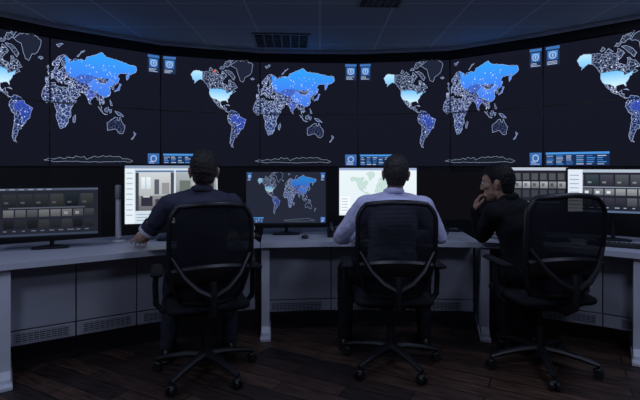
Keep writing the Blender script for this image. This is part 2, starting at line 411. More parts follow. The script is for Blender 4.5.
def draw_legends(d, seed, bigtable=False):
    rnd = random.Random(seed)
    bl = (0.05, 0.17, 0.48); bb = (0.07, 0.30, 0.75); wh = (0.45, 0.55, 0.75)
    for u0, u1 in ((0.012, 0.072), (0.935, 0.993)):
        d.rect(u0, 0.83, u1, 0.985, (0.015, 0.03, 0.08), layer=1)
        d.rect(u0, 0.962, u1, 0.985, bl, layer=2)
        um = (u0+u1)/2
        d.rect(u0+.008, .875, u1-.008, .95, bb, (0.03, 0.12, 0.4), layer=2)
        ring = [(um+math.cos(a*math.pi/6)*.014, .913+math.sin(a*math.pi/6)*.026) for a in range(12)]
        d.line(ring, .004, wh, layer=3)
        d.rect(um-.003, .9, um+.003, .926, wh, layer=3)
        for k in range(3):
            d.rect(u0+.006, .838+k*.011, u0+.006+rnd.uniform(.025, .045), .843+k*.011, wh, layer=2)
    u1 = 0.27 if bigtable else 0.22
    d.rect(.012, .01, u1, .115, (0.010, 0.03, 0.10), layer=1)
    d.rect(.012, .098, u1, .115, bb, layer=2)
    cols = 6
    for r in range(5):
        for c in range(cols):
            a = .016+(u1-.02)*c/cols; w = (u1-.02)/cols*rnd.uniform(.45, .85)
            d.rect(a, .017+r*.016, a+w, .024+r*.016, rnd.choice([wh, bl, bb, (0.3, 0.4, .6)]), layer=3)
    d.rect(.935, .01, .993, .115, bl, (0.02, .08, .3), layer=1)
    ring = [(.964+math.cos(a*math.pi/6)*.014, .07+math.sin(a*math.pi/6)*.026) for a in range(12)]
    d.line(ring, .004, wh, layer=3)
    for k in range(3): d.rect(.942, .017+k*.012, .942+rnd.uniform(.02, .045), .022+k*.012, wh, layer=3)

vw = empty('video_wall', (0, 5.0, 0), label='curved video wall of tiled black-framed panels showing blue world maps', cat='video wall')
kids = []
for ci in range(8):
    a = Vector((*COLS[ci], 0)); b_ = Vector((*COLS[ci+1], 0)); t = (b_-a).normalized(); nn = Vector((t.y, -t.x, 0)); L = (b_-a).length
    R = Matrix((t, -nn, Vector((0, 0, 1)))).transposed()
    for ri in range(2):
        h = (ZT-ZB)/2; zc = ZB+h*(ri+.5); c = (a+b_)/2
        mb = MB(); mb.box(c-nn*.05+Vector((0, 0, zc)), (L-.004, .09, h-.003), R)
        bw = .006
        for sx in (-1, 1): mb.box(c+t*sx*(L/2-bw/2-.001)+Vector((0, 0, zc)), (bw, .012, h-.003), R)
        for sz in (-1, 1): mb.box(c+Vector((0, 0, zc+sz*(h/2-bw/2-.001))), (L-.004, .012, bw), R)
        kids.append(mb.obj('display_panel', bezel))
for mi in range(4):
    c0, c1, c2 = [Vector((*COLS[mi*2+k], 0)) for k in range(3)]
    def fn(u, v, ly, uc, c0=c0, c1=c1, c2=c2):
        if uc < .5: a, b_, k = c0, c1, u*2
        else: a, b_, k = c1, c2, u*2-1
        t = (b_-a).normalized(); nn = Vector((t.y, -t.x, 0))
        return a.lerp(b_, k)+nn*(-.0045+.0008*ly)+Vector((0, 0, ZB+(ZT-ZB)*v))
    d = DM(); d.rect(0, 0, 1, 1, (0.0085, 0.0095, 0.020), (0.0075, 0.0085, 0.017), layer=0)
    draw_map(d, mi+3, marker=(mi == 1)); draw_legends(d, mi+20, mi == 3)
    kids.append(d.obj('world_map_image', fn))
rebase(vw, kids, (0, 5.0, 0))
o = strip(COLS, ZT+.003, CEIL-.001, .10, .035).obj('trim_1', mat('header_black', (0.012, 0.012, 0.015), 0.6)); o['kind'] = 'structure'
o = strip(COLS, CEIL-.035, CEIL-.002, .03, .075).obj('trim_2', mat('crown_grey', (0.80, 0.80, 0.86), 0.5)); o['kind'] = 'structure'
o = strip(COLS, 0.0, ZB-.004, .08, -.01).obj('wall_lower', mat('skirt_black', (0.010, 0.010, 0.013), 0.7)); o['kind'] = 'structure'

# ------------------------------------------------------------------ ceiling fixtures
def vent(name, x, y, w, dpt, label):
    e = empty(name, (x, y, CEIL), .06, label=label, cat='ceiling vent')
    mb = MB(); t = .02
    for sx in (-1, 1): mb.box((sx*(w/2-t/2), 0, -.008), (t, dpt, .016))
    for sy in (-1, 1): mb.box((0, sy*(dpt/2-t/2), -.008), (w-2*t, t, .016))
    mb.obj('vent_frame', mat('vent_frame_grey', (0.35, 0.35, 0.38), .5), parent=e)
    mb = MB(); mb.box((0, 0, -.0015), (w-2*t, dpt-2*t, .003)); mb.obj('vent_backing', mat('vent_black', (.004, .004, .005), .9), parent=e)
    mb = MB(); N = 6
    for i in range(1, N): mb.box((-w/2+t+(w-2*t)*i/N, 0, -.009), (.012, dpt-2*t, .012))
    for i in range(1, N): mb.box((0, -dpt/2+t+(dpt-2*t)*i/N, -.009), (w-2*t, .012, .012))
    mb.obj('vent_grille', mat('vent_grey', (0.30, 0.30, 0.33), .5), parent=e)
    return e
vent('ceiling_fixture', -.40, 4.72, .58, .50, 'square egg-crate air vent set in tiled ceiling')
vent('ceiling_fixture', .49, 3.54, .36, .36, 'small square light fixture set in tiled ceiling, modelled unlit as a grille')  # stands for a ceiling light fixture, built with the vent shape and unlit

# ------------------------------------------------------------------ desks
DF = [(-2.22, 2.36), (-1.85, 2.66), (-1.22, 3.05), (-.84, 3.25), (-.45, 3.395), (.1, 3.45), (.6, 3.455), (1.22, 3.41), (1.62, 3.27), (1.95, 3.10), (2.45, 2.74)]
def desk(pts, recess, legs, label, zp=.2):
    kids = []
    fr = pts; bk = offset(pts, -.80); N = len(pts)
    vs = []
    for z in (.716, .750):
        vs += [(p[0], p[1], z) for p in fr]+[(p[0], p[1], z) for p in bk]
    fs = []
    for i in range(N-1):
        fs.append([i, i+1, N+i+1, N+i][::-1]); fs.append([2*N+i, 2*N+i+1, 3*N+i+1, 3*N+i])
        fs.append([i, i+1, 2*N+i+1, 2*N+i]); fs.append([N+i, N+i+1, 3*N+i+1, 3*N+i])
    fs.append([0, N, 3*N, 2*N]); fs.append([N-1, 2*N-1, 4*N-1, 3*N-1])
    kids.append(MB().add(vs, fs).obj('worktop', desk_top_m))
    kids.append(strip(pts, .712, .752, .012, .013).obj('edge_trim', desk_edge_m))
    rp = offset(pts, -recess)
    for i in range(N-1):
        a = Vector((*rp[i], 0)); b_ = Vector((*rp[i+1], 0)); t = (b_-a).normalized(); nn = Vector((t.y, -t.x, 0)); L = (b_-a).length
        R = Matrix((t, -nn, Vector((0, 0, 1)))).transposed()
        k = 1 if L < .75 else 2
        for q in range(k):
            cc = a+t*L*(q+.5)/k; w = L/k-.008
            kids.append(MB().box(cc+Vector((0, 0, (.70+zp)/2+.05)), (w, .018, .60-zp), R, bev=.002).obj('front_panel', desk_panel_m))
            kids.append(MB().box(cc+Vector((0, 0, zp+.047)), (w, .018, .088), R, bev=.002).obj('kick_panel', desk_panel_m))
            mb = MB(); gw = min(.40, w-.08)
            mb.box(cc+nn*.0105+Vector((0, 0, zp+.047)), (gw, .003, .06), R)
            kids.append(mb.obj('vent_grille', grille_m))
            mb = MB()
            for s_ in range(5): mb.box(cc+nn*.0135+Vector((0, 0, zp+.047-.026+s_*.013)), (gw, .003, .005), R)
            nb = int(gw/.03)
            for s_ in range(nb+1): mb.box(cc+t*(-gw/2+gw*s_/nb)+nn*.0135+Vector((0, 0, zp+.047)), (.004, .003, .06), R)
            kids.append(mb.obj('grille_slats', desk_panel_m))
    for (x, y, ang) in legs:
        R = Rz(ang); mb = MB(); base = Vector((x, y, 0))
        prof = [(0.015, 0.0), (0.015, .05), (.05, .09), (.012, .70), (.012, .712), (.60, .712), (.60, 0)]
        w = .06; vv = []
        for sx in (-w/2, w/2):
            for (py, pz) in prof: vv.append(base+R @ Vector((sx, py, pz)))
        n_ = len(prof); ff = [list(range(n_)), list(range(n_, 2*n_))[::-1]]+[[i, (i+1) % n_, n_+(i+1) % n_, n_+i] for i in range(n_)]
        mb.add(vv, ff); kids.append(mb.obj('leg', desk_leg_m))
        kids.append(MB().box(base+R @ Vector((0, .28, .012)), (.08, .62, .024), R, bev=.006).obj('foot', desk_leg_m))
    root = empty('control_desk', (0, 0, 0), label=label, cat='desk', group='control room desks')
    cx = sum(p[0] for p in pts)/N; cy = sum(p[1] for p in pts)/N
    rebase(root, kids, (cx, cy+.3, 0))
    return root
def inset(pts, a, b_):
    p = list(pts)
    v = Vector(p[1])-Vector(p[0]); p[0] = tuple(Vector(p[0])+v.normalized()*a)
    v = Vector(p[-2])-Vector(p[-1]); p[-1] = tuple(Vector(p[-1])+v.normalized()*b_)
    return p
desk(inset(DF[0:5], 0, .004), .16, [(-1.865, 2.66, math.radians(35))], 'grey curved console desk with white slab leg and vented panels')
desk(inset(DF[4:8], .004, .004), .20, [(-.415, 3.42, math.radians(6))], 'grey console desk with light edge and vented front panels', zp=.16)
desk(inset(DF[7:11], .004, 0), .20, [(1.255, 3.41, math.radians(-15)), (2.12, 2.99, math.radians(-33))], 'grey curved console desk wing with light worktop edge', zp=.16)

# ------------------------------------------------------------------ monitors
def monitor(x, y, zc, w, h, yaw, draw, label, white=False):
    e = empty('computer_monitor', (x, y, .7515), yaw, label=label, cat='monitor', group='operator monitors')
    zc -= .7515; bz = .014
    mb = MB(); mb.box((0, .012, zc), (w, .024, h), bev=.004)
    mb.box((0, .035, zc), (w*.6, .03, h*.6), bev=.01)
    mb.obj('housing', bezel, parent=e)
    mb = MB()
    for sx in (-1, 1): mb.box((sx*(w/2-bz/2), -.003, zc), (bz, .008, h))
    for sz in (-1, 1): mb.box((0, -.003, zc+sz*(h/2-bz/2)), (w-2*bz, .008, bz))
    mb.obj('bezel', bezel, parent=e)
    d = DM(); draw(d)
    d.obj('screen', lambda u, v, ly, uc: Vector((-w/2+bz+(w-2*bz)*u, -.0006-.0003*ly, zc-h/2+bz+(h-2*bz)*v)), parent=e)
    MB().sweep([(0, .075, .012), (0, .075, zc*.6), (0, .045, zc)], .022, n=10, rb=.014).obj('stand_neck', black_plastic, smooth=True, parent=e)
    MB().hull(ell((-.09, .03, .008), (.03, .04, .008)), ell((.09, .03, .008), (.03, .04, .008)), ell((0, .09, .008), (.06, .05, .008))).obj('stand_base', black_plastic, smooth=True, parent=e)
    return e

def d_cctv(seed, bright=1.0, white_edge=False):
    def f(d):
        r = random.Random(seed); g = bright
        d.rect(0, 0, 1, 1, (.018, .020, .032), layer=0)
        d.rect(0, .955, 1, 1, (.10*g, .13*g, .2*g), layer=1)
        for k in range(6): d.rect(.02+k*.09, .968, .02+k*.09+.05, .985, (.4*g, .45*g, .55*g), layer=2)
        for k in range(6):
            u0 = .04+k*.155
            c = r.choice([(.04, .045, .055), (.02, .03, .04), (.06, .065, .07), (.03, .03, .045)])
            d.rect(u0, .62, u0+.135, .88, tuple(q*g for q in c), tuple(q*g*.4 for q in c), layer=1)
            d.rect(u0+.02, .68, u0+.06, .72, (.10*g, .11*g, .12*g), layer=2)
        d.rect(.10, .575, .86, .60, (.12*g, .14*g, .18*g), layer=1)
        for k in range(8):
            u0 = .05+k*.115
            c = r.choice([(.16, .17, .18), (.07, .075, .085), (.22, .225, .24), (.12, .13, .15)])
            d.rect(u0, .40, u0+.10, .55, tuple(q*g for q in c), tuple(q*g*.5 for q in c), layer=1)
            if r.random() < .5: d.rect(u0+.02, .44, u0+.06, .50, (.34*g, .36*g, .38*g), layer=2)
            c = r.choice([(.03, .035, .045), (.05, .055, .065), (.02, .02, .03)])
            d.rect(u0, .16, u0+.10, .34, tuple(q*g for q in c), tuple(q*g*.5 for q in c), layer=1)
        for k in range(10): d.rect(.05+k*.09, .10, .05+k*.09+r.uniform(.02, .07), .12, (.16*g, .2*g, .28*g), layer=1)
        d.rect(0, 0, 1, .045, (.05*g, .07*g, .12*g), layer=1)
        if white_edge:
            d.rect(0, 0, .16, 1, (.75, .82, .92), layer=4)
            for k in range(8): d.rect(.02, .85-k*.1, .12, .87-k*.1, (.3, .36, .5), layer=5)
            d.rect(.16, .93, 1, 1, (.45, .52, .62), layer=4)
    return f
def d_photo(d):
    d.rect(0, 0, 1, 1, (.66, .76, .84), layer=0)
    d.rect(0, .95, 1, 1, (.25, .32, .45), layer=1)
    d.rect(0, .0, .10, .95, (.80, .88, .95), layer=1)
    for k in range(9): d.rect(.015, .86-k*.09, .08, .88-k*.09, (.45, .52, .62), layer=2)
    d.rect(.11, .22, .52, .88, (.62, .66, .68), (.34, .36, .38), layer=1)
    d.rect(.11, .22, .52, .48, (.26, .27, .29), (.13, .13, .15), layer=2)
    d.rect(.11, .22, .145, .88, (.05, .06, .08), layer=3); d.rect(.485, .22, .52, .88, (.06, .07, .09), layer=3)
    d.rect(.17, .60, .27, .80, (.85, .92, .98), (.65, .74, .80), layer=3); d.rect(.216, .60, .222, .80, (.3, .32, .35), layer=4)
    d.rect(.31, .50, .36, .76, (.10, .11, .14), layer=3); d.rect(.39, .50, .47, .70, (.30, .30, .32), layer=3)
    d.rect(.17, .30, .29, .47, (.03, .03, .05), layer=4); d.rect(.32, .27, .46, .42, (.05, .05, .07), layer=4)
    d.rect(.19, .45, .26, .48, (.55, .58, .6), layer=5)
    d.rect(.54, .22, .99, .88, (.42, .46, .48), (.14, .15, .16), layer=1)
    d.rect(.54, .22, .99, .50, (.18, .19, .19), layer=2)
    d.rect(.58, .46, .70, .74, (.15, .18, .16), layer=3); d.rect(.72, .50, .86, .70, (.44, .45, .44), layer=3)
    d.rect(.88, .30, .96, .72, (.08, .08, .10), layer=3); d.rect(.62, .27, .80, .40, (.05, .05, .07), layer=3)
    d.rect(.11, .885, .52, .915, (.10, .18, .35), layer=2); d.rect(.54, .885, .99, .915, (.10, .18, .35), layer=2)
    for k in range(3): d.rect(.12, .15-k*.05, .12+(.7 if k % 2 else .55), .165-k*.05, (.34, .42, .52), layer=1)
def d_mapmon(d):
    d.rect(0, 0, 1, 1, (.018, .022, .040), layer=0); draw_map(d, 9, .005, .6, dots=90); draw_legends(d, 3)
def d_white(d):
    d.rect(0, 0, 1, 1, (.84, .93, .96), (.78, .88, .94), layer=0)
    d.rect(0, .95, 1, 1, (.35, .45, .65), layer=1)
    for L in (NAM, SAM, AFR, EUR, AUS, GRL, ANT):
        P = [(proj(q)[0], proj(q)[1]*.9+.02) for q in L]
        d.poly(P, (.58, .76, .70), layer=2); d.line(P, .002, (.38, .55, .55), layer=3)
    for (u, v) in ((.30, .55), (.34, .58), (.52, .62), (.55, .60), (.70, .52), (.76, .56), (.36, .38), (.80, .30)):
        d.rect(u-.006, v-.01, u+.006, v+.01, (.25, .35, .65), layer=4)
    d.rect(.02, .05, .14, .40, (.93, .97, 1.0), layer=2)
    for k in range(5): d.rect(.03, .34-k*.06, .11, .355-k*.06, (.4, .5, .62), layer=3)
def d_strip(d):
    d.rect(0, 0, 1, 1, (.016, .018, .028), layer=0); d.rect(0, .93, 1, 1, (.50, .56, .66), layer=1)
    d.rect(0, 0, .10, .93, (.5, .56, .66), layer=1)
    for k in range(7):
        g = .7+.8*((k*37) % 5)/4
        d.rect(.13+k*.122, .50, .235+k*.122, .66, (.34*g, .36*g, .38*g), (.16*g, .17*g, .19*g), layer=1)
        d.rect(.15+k*.122, .54, .19+k*.122, .62, (.10*g, .10*g, .12*g), layer=2)
        d.rect(.13+k*.122, .70, .22+k*.122, .86, (.08, .085, .10), layer=1)
        d.rect(.13+k*.122, .28, .22+k*.122, .46, (.045, .05, .065), layer=1)
    d.rect(.13, .16, .9, .18, (.2, .25, .33), layer=1)
def d_off(d): d.rect(0, 0, 1, 1, (.004, .004, .006), layer=0)
monitor(-1.875, 3.12, 1.01, .635, .355, math.radians(20), d_cctv(2, .75), 'wide black monitor showing dim rows of camera thumbnails')
monitor(-1.14, 3.47, 1.11, .71, .47, math.radians(12), d_photo, 'bright monitor with two camera views of a room')
monitor(-.283, 3.76, 1.065, .69, .455, math.radians(3), d_mapmon, 'black monitor mirroring the blue world map')
monitor(.49, 3.82, 1.11, .68, .43, math.radians(-3), d_white, 'bright monitor showing a pale greenish-white map')
monitor(1.13, 3.95, 1.06, .56, .42, math.radians(-8), d_off, 'black computer monitor with its screen switched off')
monitor(1.76, 3.74, 1.145, .57, .37, math.radians(-15), d_strip, 'dark monitor with pale header and a strip of thumbnails')
monitor(2.26, 3.45, 1.135, .66, .36, math.radians(-24), d_cctv(7, 2.1, True), 'monitor with white side strip and rows of camera thumbnails')

# ------------------------------------------------------------------ desk accessories
def keyboard(x, y, yaw, label='black computer keyboard on the desk'):
    e = empty('keyboard', (x, y, .7515), yaw, label=label, cat='keyboard', group='desk keyboards')
    MB().box((0, 0, .008), (.43, .14, .016), bev=.004).obj('keyboard_case', black_plastic, parent=e)
    mb = MB()
    for r in range(5):
        for k in range(14):
            if r == 0 and 4 <= k <= 8:
                if k == 4: mb.box((0-.005, -.05, .019), (.13, .018, .007), bev=.002)
                continue
            mb.box((-.195+k*.03, -.05+r*.025, .019), (.024, .019, .007), bev=.002)
    mb.obj('keys', mat('key_grey', (.03, .03, .035), .5), parent=e)
def mouse(x, y, yaw):
    e = empty('computer_mouse', (x, y, .7515), yaw, label='black computer mouse on the desk', cat='mouse', group='desk mice')
    MB().hull(ell((0, -.025, .014), (.029, .03, .014)), ell((0, .03, .01), (.026, .025, .010))).obj('mouse_shell', black_plastic, smooth=True, parent=e)
    MB().cyl((-.003, .03, .021), (.003, .03, .021), .007, n=12).obj('scroll_wheel', chair_plastic, smooth=True, parent=e)
def phone(x, y, yaw):
    e = empty('desk_phone', (x, y, .7515), yaw, label='black desk telephone with handset and keypad', cat='telephone', group='desk telephones')
    vv = [(-.09, -.09, .0), (.09, -.09, 0), (.09, .09, 0), (-.09, .09, 0), (-.09, -.09, .02), (.09, -.09, .02), (.09, .09, .07), (-.09, .09, .07)]
    MB().add(vv, [[0, 1, 2, 3], [4, 5, 6, 7], [0, 1, 5, 4], [1, 2, 6, 5], [2, 3, 7, 6], [3, 0, 4, 7]]).obj('phone_body', black_plastic, parent=e)
    MB().sweep([(-.06, -.08, .045), (-.06, -.07, .062), (-.06, 0, .078), (-.06, .07, .09), (-.06, .085, .085)], [.02, .018, .013, .018, .022], n=10).obj('handset', chair_plastic, smooth=True, parent=e)
    mb = MB(); R = Matrix.Rotation(math.atan2(.05, .18), 3, 'X')
    for r in range(4):
        for k in range(3): mb.box(Vector((.0+k*.026, -.06+r*.022, .031+r*.006)), (.018, .014, .006), R)
    mb.obj('keypad', mat('key_grey2', (.15, .15, .16), .5), parent=e)
    MB().box((.028, .055, .064), (.09, .035, .006), R).obj('phone_display', mat('lcd', (.10, .13, .13), .3), parent=e)
keyboard(-.70, 3.62, math.radians(20)); keyboard(.48, 3.64, 0); keyboard(1.70, 3.50, math.radians(-22)); keyboard(2.16, 3.22, math.radians(-33), 'black computer keyboard in front of bright monitor')
mouse(-1.03, 3.33, .5); mouse(.82, 3.62, 0); mouse(-.12, 3.60, 0)
phone(.15, 3.72, 0); phone(2.48, 3.12, -.6)
e = empty('desktop_speaker', (-1.55, 3.46, .7515), .3, label='slim white upright column speaker on round base', cat='speaker')
MB().cyl((0, 0, 0), (0, 0, .012), .055, .05, n=28).obj('speaker_base', white_plastic, smooth=True, parent=e)
MB().hull(ell((0, 0, .03), (.022, .022, .015)), ell((0, 0, .40), (.020, .020, .012))).obj('speaker_column', white_plastic, smooth=True, parent=e)
MB().hull(ell((0, -.006, .33), (.024, .022, .01)), ell((0, -.006, .42), (.024, .022, .012))).obj('speaker_head', mat('grey_plastic', (.3, .31, .34), .5), smooth=True, parent=e)
def paper(x, y, yaw):
    mb = MB(); mb.box((0, 0, .002), (.21, .297, .003)); o = mb.obj('paper_sheets', mat('paper', (.55, .57, .62), .8)); o.location = (x, y, .7515); o.rotation_euler = (0, 0, yaw)
    tag(o, 'small stack of white paper sheets on the desk', 'paper', 'papers on the desk')
paper(-.06, 4.0, .15); paper(1.92, 3.42, -.3)
def mug(x, y, m, label):
    e = empty('mug', (x, y, .7515), 0.4, label=label, cat='mug')
    MB().sweep([(0, 0, 0), (0, 0, .004), (0, 0, .09), (0, 0, .092), (0, 0, .012)], [.036, .04, .041, .037, .034], n=24).obj('mug_body', m, smooth=True, parent=e)
    MB().sweep([(.038, 0, .075), (.06, 0, .07), (.068, 0, .048), (.058, 0, .026), (.038, 0, .02)], .005, n=8).obj('mug_handle', m, smooth=True, parent=e)
mug(.98, 3.62, black_plastic, 'dark ceramic mug on the desk')

# ------------------------------------------------------------------ chairs
def build_chair():
    def bx(s_, t):
        w = (.178+.062*math.sin(math.pi/2*min(1, t/.60)))
        if t > .8: w *= 1-((t-.8)/.2)**2.6*.22
        if t < .10: w *= 1-((.10-t)/.10)**2*.14
        return Vector((s_*w, -.245-.075*t-.022*math.sin(math.pi*t)+.055*s_*s_+.03*(1-t)**3, .505+.585*t+(.018*(1-s_*s_) if t > .97 else 0)))
    mb = MB(); NS, NT = 14, 22
    vs = [bx(-1+2*i/NS, j/NT) for j in range(NT+1) for i in range(NS+1)]
    fs = [[j*(NS+1)+i, j*(NS+1)+i+1, (j+1)*(NS+1)+i+1, (j+1)*(NS+1)+i] for j in range(NT) for i in range(NS)]
    back = mb.add(vs, fs).obj('backrest', chair_mesh, smooth=True)
    loop = [bx(-1, j/NT) for j in range(NT+1)]+[bx(-1+2*i/10, 1) for i in range(1, 10)]+[bx(1, 1-j/NT) for j in range(NT+1)]+[bx(1-2*i/10, 0) for i in range(1, 10)]
    frame = MB().sweep(loop, .014, n=8, closed=True, rb=.018).obj('backrest_frame', chair_plastic, smooth=True, parent=back)
    # wide lumbar band wrapping the lower back
    mb = MB(); vs = []; K = 16
    for i in range(K+1):
        s_ = -1+2*i/K; up = .045*(1-s_*s_)
        for (t_, dd) in ((.20+up, .012), (.22+up, .030), (.36+up, .034), (.385+up, .014)):
            vs.append(bx(s_*.985, t_)+Vector((0, -dd, 0)))
    fs = [[i*4+k, i*4+(k+1) % 4, i*4+4+(k+1) % 4, i*4+4+k] for i in range(K) for k in range(4)]+[[0, 1, 2, 3], [4*K+k for k in (3, 2, 1, 0)]]
    lum = mb.add(vs, fs).obj('lumbar_support', chair_plastic, smooth=True, parent=back)
    mb = MB()
    mb.sweep([(0, -.12, .43), (0, -.25, .43), (0, -.335, .48), (0, -.345, .58), (0, -.335, .66)], [.028, .028, .030, .026, .022], n=10, rb=.02)
    for sx in (-1, 1): mb.sweep([(0, -.34, .57), (sx*.09, -.335, .62), (sx*.16, -.31, .69), (sx*.225, -.266, .80)], [.020, .018, .015, .012], n=8)
    spine = mb.obj('backrest_spine', chair_plastic, smooth=True, parent=back)
    mb = MB()
    mb.hull(*[ell((sx*.19, sy, .468), (.06, .06, .030)) for sx in (-1, 1) for sy in (-.17, .17)])
    seat = mb.obj('seat', chair_fabric, smooth=True)
    mb = MB(); mb.hull(*[ell((sx*.14, sy, .432), (.05, .05, .014)) for sx in (-1, 1) for sy in (-.13, .12)])
    mb.box((0, -.02, .41), (.16, .22, .04), bev=.01)
    mb.cyl((.05, 0, .41), (.24, .02, .405), .006, n=8)
    mech = mb.obj('seat_mechanism', chair_plastic, smooth=True, parent=seat)
    out = [(back, None), (frame, back), (lum, back), (spine, back), (seat, None), (mech, seat)]
    for sx in (-1, 1):
        mb = MB(); mb.sweep([(sx*.12, -.02, .425), (sx*.26, -.02, .43), (sx*.300, -.02, .48), (sx*.305, -.02, .60), (sx*.300, -.03, .672)], [.014, .016, .018, .018, .016], n=8, rb=[.022, .026, .026, .024, .022])
        arm = mb.obj('armrest', chair_plastic, smooth=True)
        mb = MB(); mb.hull(ell((sx*.30, -.14, .682), (.038, .03, .014)), ell((sx*.29, .11, .684), (.035, .035, .014)))
        pad = mb.obj('arm_pad', chair_fabric, smooth=True, parent=arm)
        out += [(arm, None), (pad, arm)]
    gl = MB().cyl((0, 0, .13), (0, 0, .27), .027).cyl((0, 0, .27), (0, 0, .41), .016).obj('gas_lift', metal_m, smooth=True)
    out.append((gl, None))
    mb = MB(); mb.cyl((0, 0, .075), (0, 0, .15), .045, .036)
    for k in range(5):
        a = math.radians(72*k+18); d = Vector((math.cos(a), math.sin(a), 0))
        mb.sweep([d*.02+Vector((0, 0, .125)), d*.12+Vector((0, 0, .118)), d*.24+Vector((0, 0, .098)), d*.325+Vector((0, 0, .078))], [.026, .023, .018, .014], n=8, rb=[.032, .026, .02, .016])
    base = mb.obj('star_base', chair_plastic, smooth=True); out.append((base, None))
    for k in range(5):
        a = math.radians(72*k+18); d = Vector((math.cos(a), math.sin(a), 0)); c = d*.32+Vector((0, 0, .029))
        p = Vector((-d.y, d.x, 0)); mb = MB()
        for s_ in (-1, 1): mb.cyl(c+p*s_*.008, c+p*s_*.026, .0285, .026, n=18)
        mb.cyl(c-p*.01, c+p*.01, .012); mb.cyl(c+Vector((0, 0, .005)), c+Vector((0, 0, .05)), .008)
        mb.hull(ell(c+Vector((0, 0, .022)), (.022, .022, .012)), ell(c-d*.01+Vector((0, 0, .018)), (.022, .022, .012)))
        cs = mb.obj('caster', black_plastic, smooth=True, parent=base); out.append((cs, base))
    return out
proto = build_chair()
def place_chair(loc, yaw, label, objs, baserot=0, sc=(1, 1, 1)):
    e = empty('office_chair', loc, yaw, label=label, cat='office chair', group='operator chairs')
    e.scale = sc
    mp_ = {}
    for o, p in objs:
        q = o.copy()
        COL.objects.link(q); q.parent = mp_[p.name] if p else e
        if o.name.startswith('star_base'): q.rotation_euler = (0, 0, baserot)
        mp_[o.name] = q
    return e
place_chair((-.735, 2.89, 0), math.radians(22), 'black mesh-back swivel chair with armrests, holding man in navy shirt', proto, -.15)
place_chair((.475, 3.02, 0), math.radians(-1), 'black mesh-back swivel chair with armrests, holding man in lavender shirt', proto, -.15)
place_chair((1.455, 2.98, .0), math.radians(6), 'black mesh-back swivel chair behind man in dark jacket', proto, .3, (1.04, 1.04, 1.04))
for o, p in proto: bpy.data.objects.remove(o)

# ------------------------------------------------------------------ people
def solidify_union(name, mb, voxel, it, m, disp=0.0, dscale=.12, fac=.5):
    me = bpy.data.meshes.new(name+'_src'); me.from_pydata([tuple(v) for v in mb.v], [], mb.f); me.update()
    bm = bmesh.new(); bm.from_mesh(me); bmesh.ops.recalc_face_normals(bm, faces=bm.faces); bm.to_mesh(me); bm.free()
    o = bpy.data.objects.new(name+'_src', me); COL.objects.link(o)
    md = o.modifiers.new('r', 'REMESH'); md.mode = 'VOXEL'; md.voxel_size = voxel; md.use_smooth_shade = True
    md = o.modifiers.new('s', 'SMOOTH'); md.iterations = it; md.factor = fac
    if disp:
        tx = bpy.data.textures.new(name+'_folds', 'CLOUDS'); tx.noise_scale = dscale; tx.noise_depth = 2
        md = o.modifiers.new('d', 'DISPLACE'); md.texture = tx; md.strength = disp; md.mid_level = .5; md.texture_coords = 'GLOBAL'
    dg = bpy.context.evaluated_depsgraph_get(); dg.update()
    me2 = bpy.data.meshes.new_from_object(o.evaluated_get(dg)); me2.name = name
    bpy.data.objects.remove(o)
    me2.materials.clear(); me2.materials.append(m)
    for p in me2.polygons: p.use_smooth = True
    q = bpy.data.objects.new(name, me2); COL.objects.link(q); return q

def hand(mb, W, d, nrm, right, curl=1.0, sc=1.0):
    d = Vector(d).normalized(); nrm = Vector(nrm); nrm = (nrm-d*nrm.dot(d)).normalized()
    t = d.cross(nrm)*(1 if right else -1)
    W = Vector(W)
    P = lambda a, b_, c=0: W+(d*a+t*b_+nrm*c)*sc
    mb.hull(ell(P(.0, .010), .017*sc), ell(P(.0, -.010), .017*sc), ell(P(.085, .030), .0125*sc), ell(P(.082, -.032), .0115*sc), ell(P(.045, .0), .017*sc))
    for off, L, r, sp in ((.033, .076, .0082, .16), (.011, .085, .0085, .05), (-.011, .078, .0080, -.06), (-.032, .060, .0072, -.17)):
        p = P(.085, off); dd = (d+t*sp).normalized(); ang = math.radians(12)*curl
        for k, (fr, an) in enumerate(((.46, 22), (.30, 28), (.24, 18))):
            v = dd*math.cos(ang)+nrm*math.sin(ang); q = p+v*L*fr*sc
            mb.hull(ell(p, r*sc*(1-.06*k)), ell(q, r*sc*(1-.06*(k+1)))); p = q; ang += math.radians(an)*curl
    p = P(.025, .022, .004); q = p+(d*.62+t*.62+nrm*.25).normalized()*.042*sc
    mb.hull(ell(p, .014*sc), ell(q, .0105*sc))
    q2 = q+(d*.85+t*.30+nrm*.35).normalized()*.030*sc; mb.hull(ell(q, .0105*sc), ell(q2, .0092*sc))
    q3 = q2+(d*.95+nrm*.4).normalized()*.022*sc; mb.hull(ell(q2, .0092*sc), ell(q3, .0078*sc))

